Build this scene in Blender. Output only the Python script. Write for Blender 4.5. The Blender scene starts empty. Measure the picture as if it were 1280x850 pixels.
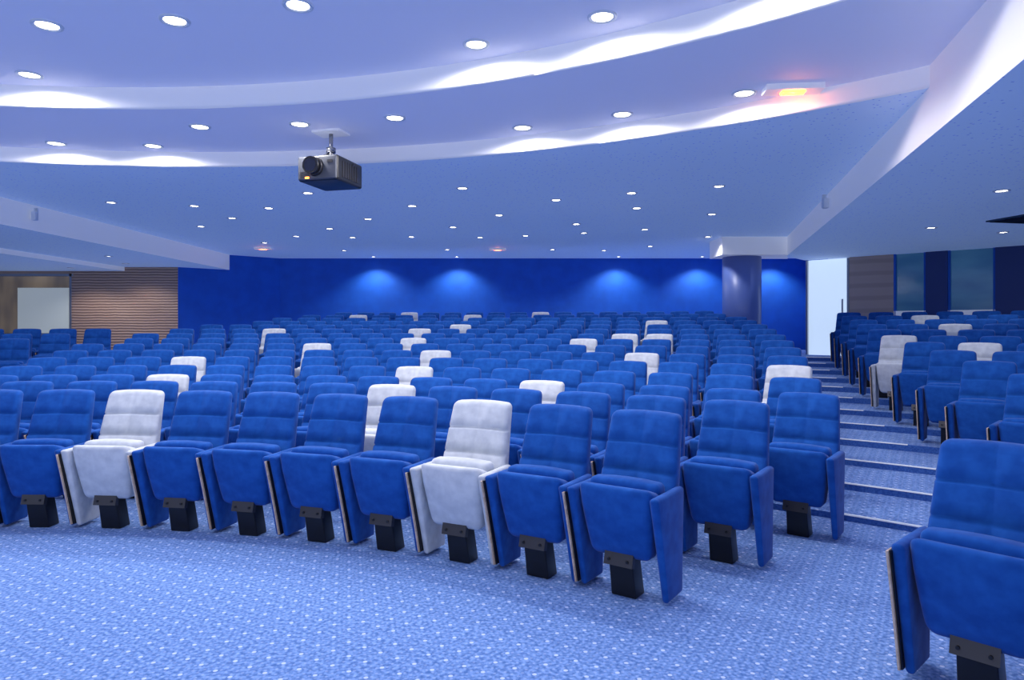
import bpy, bmesh, math, random
from mathutils import Vector, Matrix
random.seed(4)
D=bpy.data; SC=bpy.context.scene; COL=SC.collection
try:
    SC.view_settings.view_transform='Standard'
    SC.view_settings.look='None'
except Exception: pass

# ---------------------------------------------------------------- materials
def mat(name, col, rough=.6, metal=0, emit=None, es=0, sheen=0, spec=.5, coat=0):
    m=D.materials.new(name); m.use_nodes=True
    b=m.node_tree.nodes['Principled BSDF']
    b.inputs['Base Color'].default_value=(*col,1)
    b.inputs['Roughness'].default_value=rough
    b.inputs['Metallic'].default_value=metal
    b.inputs['Specular IOR Level'].default_value=spec
    b.inputs['Sheen Weight'].default_value=sheen
    b.inputs['Sheen Roughness'].default_value=.4
    b.inputs['Coat Weight'].default_value=coat
    if emit:
        b.inputs['Emission Color'].default_value=(*emit,1)
        b.inputs['Emission Strength'].default_value=es
    return m
def nodes(m): return m.node_tree.nodes, m.node_tree.links, m.node_tree.nodes['Principled BSDF']
def noisy(m, c1, c2, scale, bump=0, detail=3, dist=.01, coords='Object', mapscale=(1,1,1)):
    n,l,b=nodes(m)
    tc=n.new('ShaderNodeTexCoord'); mp=n.new('ShaderNodeMapping'); mp.inputs['Scale'].default_value=mapscale
    no=n.new('ShaderNodeTexNoise'); no.inputs['Scale'].default_value=scale; no.inputs['Detail'].default_value=detail
    cr=n.new('ShaderNodeValToRGB')
    cr.color_ramp.elements[0].position=.35; cr.color_ramp.elements[1].position=.65
    cr.color_ramp.elements[0].color=(*c1,1); cr.color_ramp.elements[1].color=(*c2,1)
    l.new(tc.outputs[coords],mp.inputs[0]); l.new(mp.outputs[0],no.inputs['Vector'])
    l.new(no.outputs['Fac'],cr.inputs[0]); l.new(cr.outputs[0],b.inputs['Base Color'])
    if bump:
        bp=n.new('ShaderNodeBump'); bp.inputs['Strength'].default_value=bump; bp.inputs['Distance'].default_value=dist
        l.new(no.outputs['Fac'],bp.inputs['Height']); l.new(bp.outputs[0],b.inputs['Normal'])
    return m

M_seat=noisy(mat('blue_velvet',(.01,.1,.5),.85,sheen=.14,spec=.12),(.006,.064,.31),(.011,.094,.40),14,.12)
M_white=noisy(mat('pale_grey_velvet',(.6,.63,.7),.85,sheen=.1,spec=.2),(.48,.52,.60),(.60,.64,.71),14,.12)
M_ply=noisy(mat('plywood_edge',(.5,.36,.25),.5),(.50,.36,.26),(.70,.54,.42),30)
M_black=mat('black_metal',(.012,.012,.016),.35,.3)
M_gun=mat('dark_bracket',(.05,.05,.06),.4,.6)
M_wallblue=noisy(mat('blue_wall_paint',(.004,.07,.5),.7),(.005,.11,.56),(.006,.13,.64),3)
M_colblue=mat('blue_column_lacquer',(.12,.19,.52),.4,0,coat=.2)
M_white_p=mat('white_paint_fill_glow',(.93,.93,.95),.6,emit=(.8,.84,1),es=.12)  # paint given a faint added glow, though the surface is no lamp
M_trim=mat('downlight_trim',(.85,.87,.9),.4)
M_emit=mat('lamp_glow',(1,1,1),.5,emit=(1,.97,.92),es=14)
M_orange=mat('orange_indicator',(1,.3,.05),.5,emit=(1,.22,.02),es=14)
M_red=mat('red_indicator',(1,.1,.05),.5,emit=(1,.15,.08),es=6)
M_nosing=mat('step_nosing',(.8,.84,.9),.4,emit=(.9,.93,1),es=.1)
M_frost=mat('frosted_glass_door',(.8,.86,.9),.3,emit=(.62,.78,.95),es=.75)
M_frame=mat('aluminium_frame',(.35,.38,.45),.35,.7)
M_vent=mat('vent_grille',(.03,.07,.13),.6)
M_riser_shaded=noisy(mat('riser_carpet_shaded',(.03,.1,.4),.95,spec=.1),(.03,.09,.33),(.06,.15,.46),55)  # same carpet darkened on the risers: shade put into the colour

# ceiling
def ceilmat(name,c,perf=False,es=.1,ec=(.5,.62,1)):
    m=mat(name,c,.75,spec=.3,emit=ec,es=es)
    if perf:
        n,l,b=nodes(m)
        tc=n.new('ShaderNodeTexCoord'); vo=n.new('ShaderNodeTexVoronoi'); vo.inputs['Scale'].default_value=16
        mr=n.new('ShaderNodeMapRange'); mr.inputs[1].default_value=.12; mr.inputs[2].default_value=.20
        mx=n.new('ShaderNodeMix'); mx.data_type='RGBA'
        mx.inputs[6].default_value=(c[0]*.45,c[1]*.5,c[2]*.65,1); mx.inputs[7].default_value=(*c,1)
        l.new(tc.outputs['Object'],vo.inputs['Vector']); l.new(vo.outputs['Distance'],mr.inputs[0])
        l.new(mr.outputs[0],mx.inputs[0]); l.new(mx.outputs[2],b.inputs['Base Color'])
    return m
M_ceil=ceilmat('ceiling_paint_fill_glow',(.80,.79,.90),es=.14,ec=(.50,.58,1))  # weak emission added to the paint in place of bounced light
M_ceilp=ceilmat('perforated_ceiling_fill_glow',(.66,.74,.92),True,es=.17,ec=(.36,.56,1))  # bluish fill glow added here too, standing in for bounce

# carpet
def carpet():
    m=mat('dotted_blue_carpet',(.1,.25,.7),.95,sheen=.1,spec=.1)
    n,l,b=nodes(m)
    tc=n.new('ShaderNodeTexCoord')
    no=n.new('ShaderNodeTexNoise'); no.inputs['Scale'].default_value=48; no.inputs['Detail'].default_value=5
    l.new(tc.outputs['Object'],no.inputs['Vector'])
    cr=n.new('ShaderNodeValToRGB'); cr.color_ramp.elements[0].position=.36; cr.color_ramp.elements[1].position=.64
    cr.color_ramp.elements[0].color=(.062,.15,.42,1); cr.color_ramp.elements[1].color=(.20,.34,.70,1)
    l.new(no.outputs['Fac'],cr.inputs[0])
    def dots(scale,rad,rot,off):
        mp=n.new('ShaderNodeMapping'); mp.inputs['Scale'].default_value=(scale,scale,0); mp.inputs['Rotation'].default_value=(0,0,rot)
        mp.inputs['Location'].default_value=(off,off,0)
        l.new(tc.outputs['Object'],mp.inputs[0])
        fr=n.new('ShaderNodeVectorMath'); fr.operation='FRACTION'; l.new(mp.outputs[0],fr.inputs[0])
        ds=n.new('ShaderNodeVectorMath'); ds.operation='DISTANCE'; l.new(fr.outputs[0],ds.inputs[0]); ds.inputs[1].default_value=(.5,.5,0)
        lt=n.new('ShaderNodeMath'); lt.operation='LESS_THAN'; l.new(ds.outputs['Value'],lt.inputs[0]); lt.inputs[1].default_value=rad
        return lt
    d1=dots(10,.10,.55,0); d2=dots(30,.2,.55,.5)
    m2=n.new('ShaderNodeMath'); m2.operation='MULTIPLY'; l.new(d2.outputs[0],m2.inputs[0]); m2.inputs[1].default_value=.28
    mx=n.new('ShaderNodeMath'); mx.operation='MAXIMUM'; l.new(d1.outputs[0],mx.inputs[0]); l.new(m2.outputs[0],mx.inputs[1])
    mm=n.new('ShaderNodeMath'); mm.operation='MULTIPLY'; l.new(mx.outputs[0],mm.inputs[0]); mm.inputs[1].default_value=.75
    mix=n.new('ShaderNodeMix'); mix.data_type='RGBA'; l.new(mm.outputs[0],mix.inputs[0]); l.new(cr.outputs[0],mix.inputs[6])
    mix.inputs[7].default_value=(.60,.69,.93,1)
    l.new(mix.outputs[2],b.inputs['Base Color'])
    bp=n.new('ShaderNodeBump'); bp.inputs['Strength'].default_value=.3; bp.inputs['Distance'].default_value=.01
    l.new(no.outputs['Fac'],bp.inputs['Height']); l.new(bp.outputs[0],b.inputs['Normal'])
    return m
M_carpet=carpet()

def wood(name,c1,c2,sc,dist=2.5,bump=.5):
    m=mat(name,c1,.5); n,l,b=nodes(m)
    tc=n.new('ShaderNodeTexCoord'); w=n.new('ShaderNodeTexWave'); w.bands_direction='Z'
    w.inputs['Scale'].default_value=sc; w.inputs['Distortion'].default_value=dist; w.inputs['Detail'].default_value=2; w.inputs['Detail Scale'].default_value=.6
    cr=n.new('ShaderNodeValToRGB'); cr.color_ramp.elements[0].position=.1; cr.color_ramp.elements[1].position=.45
    cr.color_ramp.elements[0].color=(*c2,1); cr.color_ramp.elements[1].color=(*c1,1)
    l.new(tc.outputs['Object'],w.inputs['Vector']); l.new(w.outputs['Fac'],cr.inputs[0]); l.new(cr.outputs[0],b.inputs['Base Color'])
    bp=n.new('ShaderNodeBump'); bp.inputs['Strength'].default_value=bump; bp.inputs['Distance'].default_value=.02
    l.new(w.outputs['Fac'],bp.inputs['Height']); l.new(bp.outputs[0],b.inputs['Normal'])
    return m
M_wood=wood('rippled_wood_panel',(.60,.39,.29),(.24,.14,.10),4.6,1.6)
M_wood2=wood('plain_wood_panel',(.54,.40,.34),(.45,.33,.28),1.2,1.0,.05)
def glassy(name,c1,e1,e2,es,scale,lo=.45,hi=.7,ms=(1,1,1)):
    m=mat(name,c1,.08,spec=.8); n,l,b=nodes(m)
    tc=n.new('ShaderNodeTexCoord'); mp=n.new('ShaderNodeMapping'); mp.inputs['Scale'].default_value=ms
    no=n.new('ShaderNodeTexNoise'); no.inputs['Scale'].default_value=scale
    cr=n.new('ShaderNodeValToRGB'); cr.color_ramp.elements[0].position=lo; cr.color_ramp.elements[1].position=hi
    cr.color_ramp.elements[0].color=(*e1,1); cr.color_ramp.elements[1].color=(*e2,1)
    l.new(tc.outputs['Object'],mp.inputs[0]); l.new(mp.outputs[0],no.inputs['Vector']); l.new(no.outputs['Fac'],cr.inputs[0]); l.new(cr.outputs[0],b.inputs['Emission Color'])
    b.inputs['Emission Strength'].default_value=es
    return m
M_glassR=glassy('right_glass_painted_reflections',(.01,.04,.09),(.003,.03,.10),(.02,.07,.15),.8,1.3,.3,.8,(1,1,3))  # mottled emission paints faint reflections into the glass
M_glassL=glassy('foyer_glass_painted_reflections',(.03,.03,.035),(.05,.045,.05),(.20,.16,.12),.8,2,.35,.75,(1,1,.3))  # warm reflections painted in as noise-driven emission
M_blind=mat('pale_window_screen',(.5,.54,.52),.6,emit=(.55,.62,.62),es=.32)

# ---------------------------------------------------------------- mesh helpers
def finish(name,bm,mats,loc=(0,0,0),rotz=0,smooth=False,parent=None,recalc=True):
    if recalc: bmesh.ops.recalc_face_normals(bm,faces=bm.faces)
    me=D.meshes.new(name+'_mesh'); bm.to_mesh(me); bm.free()
    for m in mats: me.materials.append(m)
    if smooth:
        for p in me.polygons: p.use_smooth=True
    o=D.objects.new(name,me); COL.objects.link(o); o.location=loc; o.rotation_euler=(0,0,rotz)
    if parent: o.parent=parent
    return o
def axis(h,r,n,extra=()):
    s={-h,h,-h+r,h-r,-h+r*.3,h-r*.3,-h+r*.62,h-r*.62}
    for i in range(1,n): s.add(-(h-r)+2*(h-r)*i/n)
    for e in extra: s.add(e)
    s=sorted(s); out=[s[0]]
    for v in s[1:]:
        if v-out[-1]>1e-4: out.append(v)
    return out
def rbox(bm,h,r,n=(2,2,2),fn=None,mi=0,extra=((),(),())):
    """rounded box with grid faces, deformed by fn, appended to bm"""
    R=[min(r,h[t]*.98) for t in range(3)]
    A=[axis(h[i],R[i],n[i],extra[i]) for i in range(3)]
    cache={}
    def V(i,j,k):
        key=(i,j,k)
        if key in cache: return cache[key]
        p=Vector((A[0][i],A[1][j],A[2][k]))
        q=Vector([max(-(h[t]-R[t]),min(h[t]-R[t],p[t])) for t in range(3)])
        d=p-q
        if d.length>1e-7:
            e=Vector([d[t]/R[t] for t in range(3)])
            mm=max(abs(e[t]) for t in range(3))
            e=e.normalized()*mm
            p=q+Vector([e[t]*R[t] for t in range(3)])
        if fn: p=Vector(fn(p.x,p.y,p.z))
        v=bm.verts.new(p); cache[key]=v; return v
    L=[len(a)-1 for a in A]
    fs=[]
    for s in (0,L[0]):
        for j in range(L[1]):
            for k in range(L[2]): fs.append((V(s,j,k),V(s,j+1,k),V(s,j+1,k+1),V(s,j,k+1)))
    for s in (0,L[1]):
        for i in range(L[0]):
            for k in range(L[2]): fs.append((V(i,s,k),V(i+1,s,k),V(i+1,s,k+1),V(i,s,k+1)))
    for s in (0,L[2]):
        for i in range(L[0]):
            for j in range(L[1]): fs.append((V(i,j,s),V(i+1,j,s),V(i+1,j+1,s),V(i,j+1,s)))
    for f in fs:
        fc=bm.faces.new(f); fc.material_index=mi; fc.smooth=True
def box(bm,c,h,mi=0,rz=0,taper=1.0,rx=0):
    vs=[]
    R=Matrix.Rotation(rz,3,'Z')@Matrix.Rotation(rx,3,'X')
    for z in (-1,1):
        for x,y in ((-1,-1),(1,-1),(1,1),(-1,1)):
            t=taper if z>0 else 1
            vs.append(bm.verts.new(Vector(c)+R@Vector((x*h[0]*t,y*h[1]*t,z*h[2]))))
    for f in ((0,1,2,3),(4,5,6,7),(0,1,5,4),(1,2,6,5),(2,3,7,6),(3,0,4,7)):
        bm.faces.new([vs[i] for i in f]).material_index=mi
def cyl(bm,p0,p1,r0,r1,n=24,mi=0):
    p0=Vector(p0);p1=Vector(p1); d=(p1-p0).normalized()
    u=d.orthogonal().normalized(); w=d.cross(u)
    a=[bm.verts.new(p0+(u*math.cos(t)+w*math.sin(t))*r0) for t in [2*math.pi*i/n for i in range(n)]]
    b=[bm.verts.new(p1+(u*math.cos(t)+w*math.sin(t))*r1) for t in [2*math.pi*i/n for i in range(n)]]
    for i in range(n):
        f=bm.faces.new((a[i],a[(i+1)%n],b[(i+1)%n],b[i])); f.material_index=mi; f.smooth=True
    bm.faces.new(a).material_index=mi; bm.faces.new(b).material_index=mi
def prism(bm,pts,z0,z1,mi=0):
    a=[bm.verts.new((x,y,z0)) for x,y in pts]; b=[bm.verts.new((x,y,z1)) for x,y in pts]
    n=len(pts)
    for i in range(n): bm.faces.new((a[i],a[(i+1)%n],b[(i+1)%n],b[i])).material_index=mi
    bm.faces.new(a).material_index=mi; bm.faces.new(b).material_index=mi

# ---------------------------------------------------------------- seating plan
CX,CY=-3.62,-2.49
RAD=[7.62+.86*k for k in range(15)]
HT=[0,0,0,.05,.11,.17,.24,.31,.38,.46,.54,.62,.70,.78,.86]
PITCH=.555
RIS=.29
def pol(R,a,c=(CX,CY)):
    a=math.radians(a); return (c[0]+R*math.sin(a), c[1]+R*math.cos(a))

# ---------------------------------------------------------------- floor with tiers
bm=bmesh.new()
vs=[bm.verts.new(p) for p in ((-16,-6,0),(16,-6,0),(16,21,0),(-16,21,0))]; bm.faces.new(vs)
LEFT_END={1:-8,2:-9.5,3:-11,4:-12.5,5:-13.4,6:-12.6,7:-11.7,8:-10.8,9:-9.6,10:-8.3,11:-6.8,12:-5.3,13:-3.95,14:-2.5}
for k in range(3,15):
    r0=RAD[k]-RIS; r1=24
    a0=-58 if k<=9 else LEFT_END[k]-2.2
    a1=80; n=70
    prev=None
    for i in range(n+1):
        a=a0+(a1-a0)*i/n
        p=pol(r0,a); q=pol(r1,a)
        cur=[bm.verts.new((*p,0)),bm.verts.new((*p,HT[k])),bm.verts.new((*q,HT[k]))]
        if prev:
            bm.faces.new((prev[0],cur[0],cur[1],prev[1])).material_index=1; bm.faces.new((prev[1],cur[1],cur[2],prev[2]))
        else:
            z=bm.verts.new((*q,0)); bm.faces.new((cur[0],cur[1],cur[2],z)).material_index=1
        prev=cur
finish('floor',bm,[M_carpet,M_riser_shaded],recalc=False)

# nosing strips on aisle steps (one object)
MAIN_END={0:34.1,1:36.0,2:37.6,3:35.8}
for k in range(4,15): MAIN_END[k]=34.5-.98*(k-4)
MAIN_END[13]=25.0; MAIN_END[14]=23.9
RIGHT_ST={0:46.5,1:53,2:51,3:47.5,4:44.6,5:42.3,6:40.4,7:38.7,8:37.1,9:36,10:35,11:34.2,12:33.4,13:32.8}
bm=bmesh.new()
for k in range(3,15):
    a0=MAIN_END[k]+2.6*10/RAD[k]; a1=RIGHT_ST.get(k,33)-2.0*10/RAD[k]
    if k>=13: a0=28.6
    r=RAD[k]-RIS
    n=8
    for i in range(n):
        aa=a0+(a1-a0)*i/n; ab=a0+(a1-a0)*(i+1)/n
        for (ra,za,rb,zb) in ((r-.006,HT[k]-.006,r-.006,HT[k]+.004),(r-.006,HT[k]+.004,r+.016,HT[k]+.004)):
            bm.faces.new([bm.verts.new((*pol(ra,aa),za)),bm.verts.new((*pol(ra,ab),za)),bm.verts.new((*pol(rb,ab),zb)),bm.verts.new((*pol(rb,aa),zb))])
finish('step_nosing_strips',bm,[M_nosing])

# ---------------------------------------------------------------- chairs
def cl(t): return max(0.0,min(1.0,t))
def chair_mesh(name,fab):
    bm=bmesh.new()
    c=.33; seams=(.0,.155)
    ez=[]
    for s in seams: ez+= [s-.012,s,s+.012]
    def back(x,y,z):
        t=(z+c)/(2*c)
        w=1.06-.16*t
        g=0
        if y<0:
            for s in seams:
                if abs(z-s)<.004: g=.014
            if abs(x)<.004 and t>.1: g=max(g,.006)
            if abs(x)<.17 and .0<t: g-=.008*math.cos(x/.17*math.pi/2)*math.sin(math.pi*min(1,t*1.0))
        y2=y*(1.1-.25*t)+g-.018*(abs(x)/.23)**2 + .10+.15*t + .03*t*t
        zz=z-.010*(abs(x)/.23)**2.5*t
        return (x*w,y2,.34+c+zz-.0)
    rbox(bm,(.235,.055,c),.038,(6,1,8),back,0,((-.012,.012),(),ez))
    # folded tip-up seat cushion : padded outer shell + top cushion lip
    def cush(x,y,z):
        t=cl((z+.195)/.39)
        w=.76+.24*t**.6
        yy=y*(.70+.38*t) -.045-.065*t
        if y<0: yy-=.022*math.cos(max(-1,min(1,x/.21))*math.pi/2)*math.sin(math.pi*t)
        return (x*w,yy,.425+z+ (-.03*(y/.09) if t>.8 else 0))
    rbox(bm,(.222,.09,.195),.045,(5,2,5),cush)
    rbox(bm,(.212,.055,.045),.03,(4,1,1),lambda x,y,z:(x,y-.02,.60+z+.012*(1-(x/.21)**2)))
    # side panels
    for s in (-1,1):
        def pan(x,y,z,s=s):
            t=cl((z+.295)/.59)
            hw=.55+.45*t**1.1
            yy=y*hw+(.04-.08*t)
            return (s*(.246)+x*(.85+.35*t),yy,.02+.295+z)
        rbox(bm,(.022,.195,.295),.021,(1,3,5),pan)
    # plywood + dark edge strips on one outer side
    for dx,mi,dd in ((-.2765,1,.022),(-.2700,2,.008)):
        pts=[]
        for t in (0,.25,.5,.75,1):
            hw=(.55+.45*t**1.1)*.19; cy=.04-.08*t
            pts.append((cy-hw-dd-.02*(1-t),cy+hw,.04+.54*t))
        for i in range(4):
            a=pts[i]; b=pts[i+1]
            q=[]
            for X in (dx-.005,dx+.004):
                q+= [bm.verts.new((X,a[0],a[2])),bm.verts.new((X,a[1],a[2])),bm.verts.new((X,b[1],b[2])),bm.verts.new((X,b[0],b[2]))]
            for f in ((0,1,2,3),(4,5,6,7),(0,1,5,4),(1,2,6,5),(2,3,7,6),(3,0,4,7)):
                bm.faces.new([q[j] for j in f]).material_index=mi
    # pedestal, raked
    def ped(x,y,z):
        t=(z+.13)/.26
        return (x*(1.05-.1*t), y-.055*t+.0, .13+z)
    rbox(bm,(.072,.06,.13),.01,(1,1,1),ped,3)
    box(bm,(0,-.11,.222),(.085,.018,.035),4,rx=-.25)
    for sx in (-.055,.055): cyl(bm,(sx,-.138,.222),(sx,-.12,.222),.008,.008,8,3)
    bmesh.ops.recalc_face_normals(bm,faces=bm.faces)
    me=D.meshes.new(name); bm.to_mesh(me); bm.free()
    for m in (fab,M_ply,M_black,M_black,M_gun): me.materials.append(m)
    return me
ME_B=chair_mesh('blue_chair_mesh',M_seat); ME_W=chair_mesh('white_chair_mesh',M_white)
WHITE=[(0,25.8),(0,5.1),(2,24.8),(1,16.6),(3,15.4),(2,1.5),(4,-1.9),(5,24.8),(4,34.5),(5,12.1),(6,2.2),(7,7.7),(7,19.1),(8,21.2),(8,24.8),
 (9,7.8),(9,-4.1),(10,8.6),(11,21.5),(13,8.2),(13,-.4),(14,3.4),(14,11.9),(8,37.1),(7,41.2),(10,38),(12,37.4)]
seats=[]
for k in range(15):
    st=math.degrees(PITCH/RAD[k])
    a=MAIN_END[k]
    lim=LEFT_END.get(k,-8)
    while a>=lim-.3*st: seats.append((k,a)); a-=st
    if k in range(5,10):
        a=LEFT_END[k]-math.degrees(1.45/RAD[k])
        while pol(RAD[k],a)[0]>-11.6: seats.append((k,a)); a-=st
    if k in RIGHT_ST:
        a=RIGHT_ST[k]
        while a<RIGHT_ST[k]+st*14 and a<66 and pol(RAD[k],a)[0]<11: seats.append((k,a)); a+=st
white=set()
for (k,a) in WHITE:
    i=min(range(len(seats)),key=lambda i:(0 if seats[i][0]==k else 1000)+abs(seats[i][1]-a)); white.add(i)
for i,(k,a) in enumerate(seats):
    w=i in white
    o=D.objects.new('auditorium_chair',ME_W if w else ME_B); COL.objects.link(o)
    x,y=pol(RAD[k],a); o.location=(x,y,HT[k]); o.rotation_euler=(0,0,-math.radians(a)+random.uniform(-.015,.015))

# ---------------------------------------------------------------- walls
def wall(name,p0,p1,z0,z1,m,th=.15,side=1):
    p0=Vector(p0);p1=Vector(p1); d=(p1-p0).normalized(); n=Vector((-d.y,d.x))*side*th
    bm=bmesh.new(); prism(bm,[tuple(p0),tuple(p1),tuple(p1+n),tuple(p0+n)],z0,z1); return finish(name,bm,[m])
H0,H1,H2,HS=3.40,3.57,3.77,3.0
wall('wall_back',(-6.6,19),(8.7,19),0,3.6,M_wallblue)
wall('wall_back_left',(-8.45,17.2),(-6.48,19),0,3.6,M_wallblue)
wall('wall_wood',(-11.15,17.2),(-8.45,17.2),0,3.2,M_wood)
wall('wall_left_rear',(-15,17.25),(-11.15,17.25),0,1.3,M_wood)
wall('wall_left',(-15,-6),(-15,17.25),0,3.2,M_wood2,side=1)
bm=bmesh.new()
for zz in (.55,): box(bm,(-9.8,17.19,zz),(1.35,.01,.05))
finish('baseboard_left',bm,[M_gun])
# left foyer window
bm=bmesh.new()
box(bm,(-12.35,17.3,2.05),(1.2,.01,.75),0)
box(bm,(-14.2,17.3,2.05),(.7,.01,.75),0)
box(bm,(-11.9,17.27,1.88),(.65,.01,.6),2)
for x in (-11.17,-13.5): box(bm,(x,17.24,2.05),(.03,.04,.78),1)
for z in (1.3,2.8): box(bm,(-13,17.24,z),(1.9,.04,.03),1)
finish('window_1',bm,[M_glassL,M_frame,M_blind])
wall('wall_left_header',(-15,17.25),(-11.15,17.25),2.8,3.2,M_wood2)
wall('wall_right_return',(6.80,15.7),(8.7,19),0,3.6,M_wallblue,th=.12,side=-1)
# right wall, laid out along its length
A=Vector((6.65,15.4)); DR=Vector((2.85,-2.8)).normalized(); NR=Vector((-DR.y,DR.x))
def rw(s,off=0): 
    p=A+DR*s+NR*off; return (p.x,p.y)
def rseg(name,s0,s1,z0,z1,m,off=0,th=.1):
    bm=bmesh.new(); prism(bm,[rw(s0,off),rw(s1,off),rw(s1,off+th),rw(s0,off+th)],z0,z1); return finish(name,bm,[m])
bm=bmesh.new()
prism(bm,[rw(.05,.04),rw(.88,.04),rw(.88,.07),rw(.05,.07)],.86,HS-.01,0)
for s in (.02,.90): prism(bm,[rw(s-.02,0),rw(s+.02,0),rw(s+.02,.1),rw(s-.02,.1)],.86,HS-.01,1)
prism(bm,[rw(.78,-.03),rw(.81,-.03),rw(.81,-.0),rw(.78,-.0)],1.6,2.1,1)
finish('door_1',bm,[M_frost,M_frame])
rseg('wall_right_wood',.93,1.8,0,3.2,M_wood2)
rseg('wall_right_base',1.8,8.2,0,1.7,M_white_p,off=.02)
def rwin(name,s0,s1):
    bm=bmesh.new()
    prism(bm,[rw(s0,.06),rw(s1,.06),rw(s1,.08),rw(s0,.08)],1.7,HS,0)
    for a,b in ((s0,s0+.04),(s1-.04,s1)): prism(bm,[rw(a,0),rw(b,0),rw(b,.1),rw(a,.1)],1.7,HS,1)
    prism(bm,[rw(s0,0),rw(s1,0),rw(s1,.1),rw(s0,.1)],1.7,1.82,2)
    finish(name,bm,[M_glassR,M_wallblue,M_white_p])
rwin('window_2',1.8,2.39); rwin('window_3',2.77,3.55); rwin('window_4',4.2,5.4); rwin('window_5',5.9,7.4)
M_post=mat('dark_blue_pillar_paint',(.01,.04,.20),.5)
for i,(a,b) in enumerate(((2.39,2.77),(3.55,4.2),(5.4,5.9),(7.4,8.2))): rseg('wall_right_pier_%d'%(i+1),a,b,0,3.2,M_post,off=-.03,th=.14)
wall('wall_right',rw(8.2),(13.6,-6),0,3.2,M_wallblue)

# column + capital beam
bm=bmesh.new(); cyl(bm,(5.05,14.95,.80),(5.05,14.95,3.03),.41,.41,48,0); cyl(bm,(5.05,14.95,.8),(5.05,14.95,.96),.42,.42,48,0)
finish('column',bm,[M_colblue])
bm=bmesh.new(); prism(bm,[(4.45,14.4),(5.86,14.4),(6.2,15.3),(4.45,15.3)],3.02,3.5); finish('column_beam',bm,[M_white_p])

# ---------------------------------------------------------------- ceiling
C2=(-3.62,-2.2)
def ring(bm,r0,r1,z,mi=0,a0=-100,a1=110,n=110):
    pr=None
    for i in range(n+1):
        a=a0+(a1-a0)*i/n
        c=[bm.verts.new((*pol(r0,a,C2),z)),bm.verts.new((*pol(r1,a,C2),z))]
        if pr: bm.faces.new((pr[0],pr[1],c[1],c[0])).material_index=mi
        pr=c
def lip(bm,r,z0,z1,mi):
    prof=[(r+.03,z0),(r+.008,z0+.006),(r,z0+.025),(r,z1-.03),(r+.0,z1)]
    n=130
    for j in range(len(prof)-1):
        pr=None
        for i in range(n+1):
            a=-100+210*i/n
            c=[bm.verts.new((*pol(prof[j][0],a,C2),prof[j][1])),bm.verts.new((*pol(prof[j+1][0],a,C2),prof[j+1][1]))]
            if pr:
                f=bm.faces.new((pr[0],pr[1],c[1],c[0])); f.material_index=mi; f.smooth=True
            pr=c
RA,RB=8.66,10.28
bm=bmesh.new()
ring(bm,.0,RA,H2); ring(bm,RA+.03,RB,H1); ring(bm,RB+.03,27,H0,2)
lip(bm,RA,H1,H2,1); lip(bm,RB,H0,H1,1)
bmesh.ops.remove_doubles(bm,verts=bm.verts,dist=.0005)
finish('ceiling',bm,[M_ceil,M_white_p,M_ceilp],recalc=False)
Q=(5.87,14.55); P=(2.84-.276*6.5,3.77-6.5)
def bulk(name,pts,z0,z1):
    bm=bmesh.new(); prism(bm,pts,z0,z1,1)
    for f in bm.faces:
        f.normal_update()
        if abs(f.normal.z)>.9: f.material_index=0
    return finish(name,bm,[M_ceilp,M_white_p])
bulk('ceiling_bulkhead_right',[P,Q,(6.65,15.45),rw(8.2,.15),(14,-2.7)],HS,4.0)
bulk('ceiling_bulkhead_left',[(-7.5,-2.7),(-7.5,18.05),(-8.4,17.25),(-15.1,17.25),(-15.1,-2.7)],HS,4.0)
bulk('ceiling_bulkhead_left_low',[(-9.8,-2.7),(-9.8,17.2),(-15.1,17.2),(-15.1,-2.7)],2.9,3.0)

# ---------------------------------------------------------------- downlights
def dl_mesh(r):
    bm=bmesh.new()
    n=24
    pr=[(r*1.22,0),(r*1.18,-.012),(r,-.014),(r*.86,-.004)]
    rings=[[bm.verts.new((a*math.cos(2*math.pi*i/n),a*math.sin(2*math.pi*i/n),z)) for i in range(n)] for a,z in pr]
    for j in range(3):
        for i in range(n):
            f=bm.faces.new((rings[j][i],rings[j][(i+1)%n],rings[j+1][(i+1)%n],rings[j+1][i])); f.smooth=True
    bm.faces.new(rings[3]).material_index=1
    me=D.meshes.new('downlight_mesh'); bm.to_mesh(me); bm.free()
    me.materials.append(M_trim); me.materials.append(M_emit); return me
DLB=dl_mesh(.09); DLS=dl_mesh(.07)
def downlight(x,y,z,me,watt,size=150,blend=.5,col=(1,.95,.90)):
    o=D.objects.new('recessed_downlight',me); COL.objects.link(o); o.location=(x,y,z)
    l=D.lights.new('downlight_lamp','SPOT'); l.energy=watt; l.spot_size=math.radians(size); l.spot_blend=blend
    l.shadow_soft_size=.06; l.color=col
    lo=D.objects.new('lamp',l); COL.objects.link(lo); lo.parent=o; lo.location=(0,0,-.035)
E=1.0
for x,y in ((-3.5,5.12),(-2.5,5.04),(-1.51,4.8),(-.6,3.2),(-2.8,2.6)): downlight(x,y,H2,DLB,72*E)
for x,y in ((1.0,2.2),(-5.2,3.6),(-.5,.4),(-3,.2)): downlight(x,y,H2,DLB,36*E)
for a in (-22,-5,23.5,30.8,38.5): downlight(*pol(8.36,a,C2),H2,DLB,62*E,172,.3)
for x,y in ((-3.23,7.04),(-2.17,6.95),(-1.16,6.74)): downlight(x,y,H1,DLB,70*E)
for a in (-21,-8.8,-2.8,21.9,28.0,34.6): downlight(*pol(10.0,a,C2),H1,DLB,62*E,172,.3)
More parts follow.
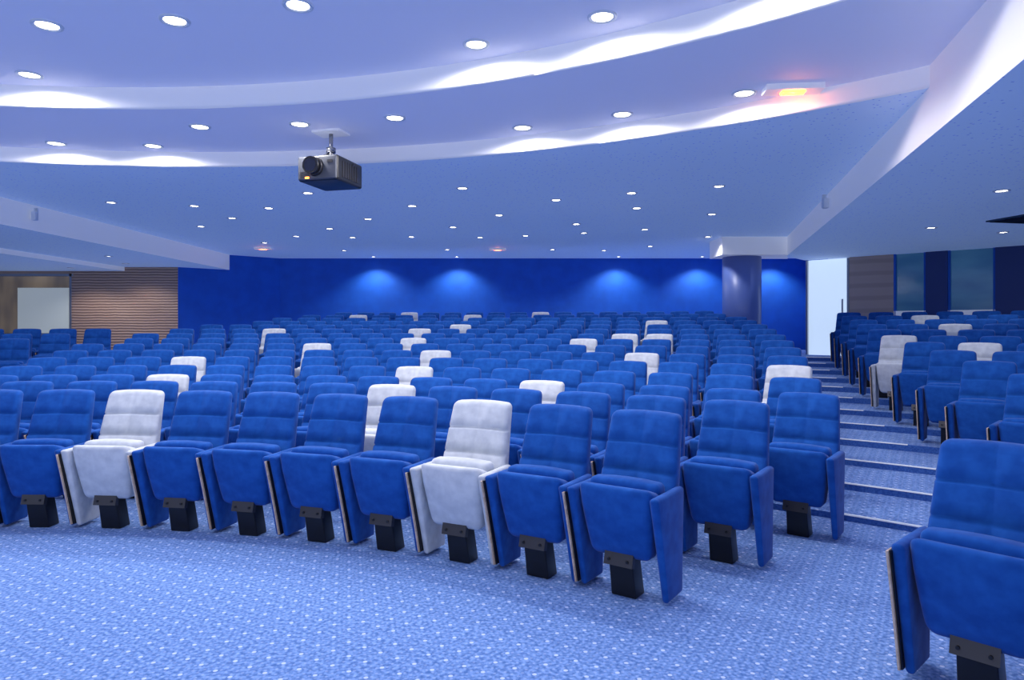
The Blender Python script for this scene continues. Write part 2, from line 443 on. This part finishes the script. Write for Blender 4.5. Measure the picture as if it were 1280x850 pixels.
L0=[(-6.13,10.4),(-5,10.7),(-4.9,11.9),(-2.9,9.67),(-3.9,10.9),(-2.54,12),(-3.54,13.2),(-4.54,14.3),(-5.6,15.4),(-5.9,12.9),(-.68,9.33),(-1.57,10.7),
(-.22,11.6),(-1.13,13),(-2.13,14.4),(-3.4,14.5),(-.68,14.5),(.28,14.2),(.66,10.2),(1.19,12.6),(1.7,9.67),(2.0,10.9),(1.46,13.8),(2.6,13.3),(2.8,9.2),
(3.38,11.5),(4.15,14.4),(3.27,16.1),(-4.2,17),(-1.6,16.8),(1.0,16.8),(2.3,17)]
for x,y in L0: downlight(x,y,H0,DLS,42*E,140)
for x in (-3.77,-1.5,2.9,5.17,7.2): downlight(x,18.5,H0,DLS,80*E,130,.6,(.95,.97,1))
for x,y in ((5.4,7.5),(6.35,10.3),(7.8,10.8),(4.6,4.6),(8.2,7.5)): downlight(x,y,HS,DLS,42*E,140)
for x,y in ((-8.6,14.5),(-8.6,11),(-9.2,16.2),(-10.5,16.2)): downlight(x,y,HS if x>-9.8 else 2.9,DLS,40*E,140)

# emergency signs
def emerg(name,loc,rz,m,s,w):
    bm=bmesh.new()
    box(bm,(0,0,-.021*s),(.2*s,.07*s,.02*s),0); box(bm,(0,0,-.045*s),(.08*s,.035*s,.008*s),1)
    o=finish(name,bm,[M_white_p,m],loc,rz)
    l=D.lights.new('glow','POINT'); l.energy=w; l.color=(1,.25,.04); l.shadow_soft_size=.03
    lo=D.objects.new('indicator_lamp',l); COL.objects.link(lo); lo.parent=o; lo.location=(0,0,-.09)
emerg('emergency_light',(2.42,5.86,H1),-.1,M_orange,1.2,2.6)
emerg('emergency_light',(-.35,16.6,H0),0,M_red,1,1.5)
emerg('emergency_light',(-6.0,16.4,H0),0,M_red,1,1.5)

# projector
E0=D.objects.new('ceiling_projector',None); COL.objects.link(E0); E0.location=(-1.93,7.25,3.13); E0.rotation_euler=(0,0,-.26)
M_pf=mat('projector_grey',(.09,.10,.13),.4,.2); M_pb=mat('projector_black',(.012,.013,.018),.35)
M_lens=mat('lens_glass',(.02,.02,.03),.05,0,spec=1); M_ring=mat('lens_ring',(.35,.36,.4),.25,.9)
bm=bmesh.new(); rbox(bm,(.23,.27,.13),.025,(1,1,1)); 
finish('body',bm,[M_pb],parent=E0)
bm=bmesh.new(); rbox(bm,(.22,.02,.12),.015,(1,1,1),lambda x,y,z:(x,y-.265,z))
finish('front_panel',bm,[M_pf],parent=E0)
bm=bmesh.new()
cyl(bm,(-.02,-.28,.01),(-.02,-.33,.01),.10,.095,32,0); cyl(bm,(-.02,-.32,.01),(-.02,-.38,.01),.082,.088,32,1); cyl(bm,(-.02,-.375,.01),(-.02,-.383,.01),.065,.065,32,2)
finish('lens',bm,[M_gun,M_pb,M_lens],parent=E0)
bm=bmesh.new()
for i in range(7): box(bm,(.233,-.16+.05*i,.0),(.004,.014,.085),0)
for i in range(4): box(bm,(-.14,-.288,-.09+.016*i),(.05,.003,.004),0)
box(bm,(.15,-.288,.06),(.03,.003,.015),0); box(bm,(-.11,-.288,-.1),(.02,.004,.008),1); box(bm,(.237,.1,.09),(.002,.06,.012),0)
finish('vents',bm,[M_gun,M_orange],parent=E0)
bm=bmesh.new()
cyl(bm,(0,0,.16),(0,0,.42),.022,.022,16,0); box(bm,(0,0,.145),(.14,.14,.012),0)
for sx in (-.1,.1): cyl(bm,(sx,-.1,.15),(0,0,.22),.01,.01,8,0); cyl(bm,(sx,.1,.15),(0,0,.22),.01,.01,8,0)
cyl(bm,(0,0,.22),(0,0,.27),.05,.05,16,0); box(bm,(0,0,.43),(.16,.12,.01),1)
finish('mount',bm,[M_ring,M_white_p],parent=E0)

# sensors on bulkheads
def sensor(loc,rz):
    bm=bmesh.new(); rbox(bm,(.04,.04,.07),.02,(1,1,1)); cyl(bm,(0,0,.06),(0,.0,.12),.012,.012,8); box(bm,(0,.03,.09),(.03,.01,.04)); finish('motion_sensor',bm,[M_trim],loc,rz)
sensor((-7.44,10.6,3.22),0); sensor((4.33,9.4,3.2),0)
bm=bmesh.new(); box(bm,(0,0,0),(.32,.32,.01),0)
for i in range(8): box(bm,(0,-.27+.077*i,-.014),(.29,.012,.006),1)
finish('air_vent',bm,[M_vent,M_gun],(7.1,9.4,HS-.011),.2)

# ---------------------------------------------------------------- world + camera
w=D.worlds.new('world'); SC.world=w; w.use_nodes=True
w.node_tree.nodes['Background'].inputs[0].default_value=(.84,.90,1,1); w.node_tree.nodes['Background'].inputs[1].default_value=1.1
cd=D.cameras.new('cam'); cam=D.objects.new('camera',cd); COL.objects.link(cam); SC.camera=cam
cam.location=(0,0,1.5); cam.rotation_euler=(math.pi/2,0,0)
cd.sensor_width=36; cd.lens=850/1280*36; cd.shift_y=-17/1280; cd.clip_start=.05
print('SEATS',len(seats))
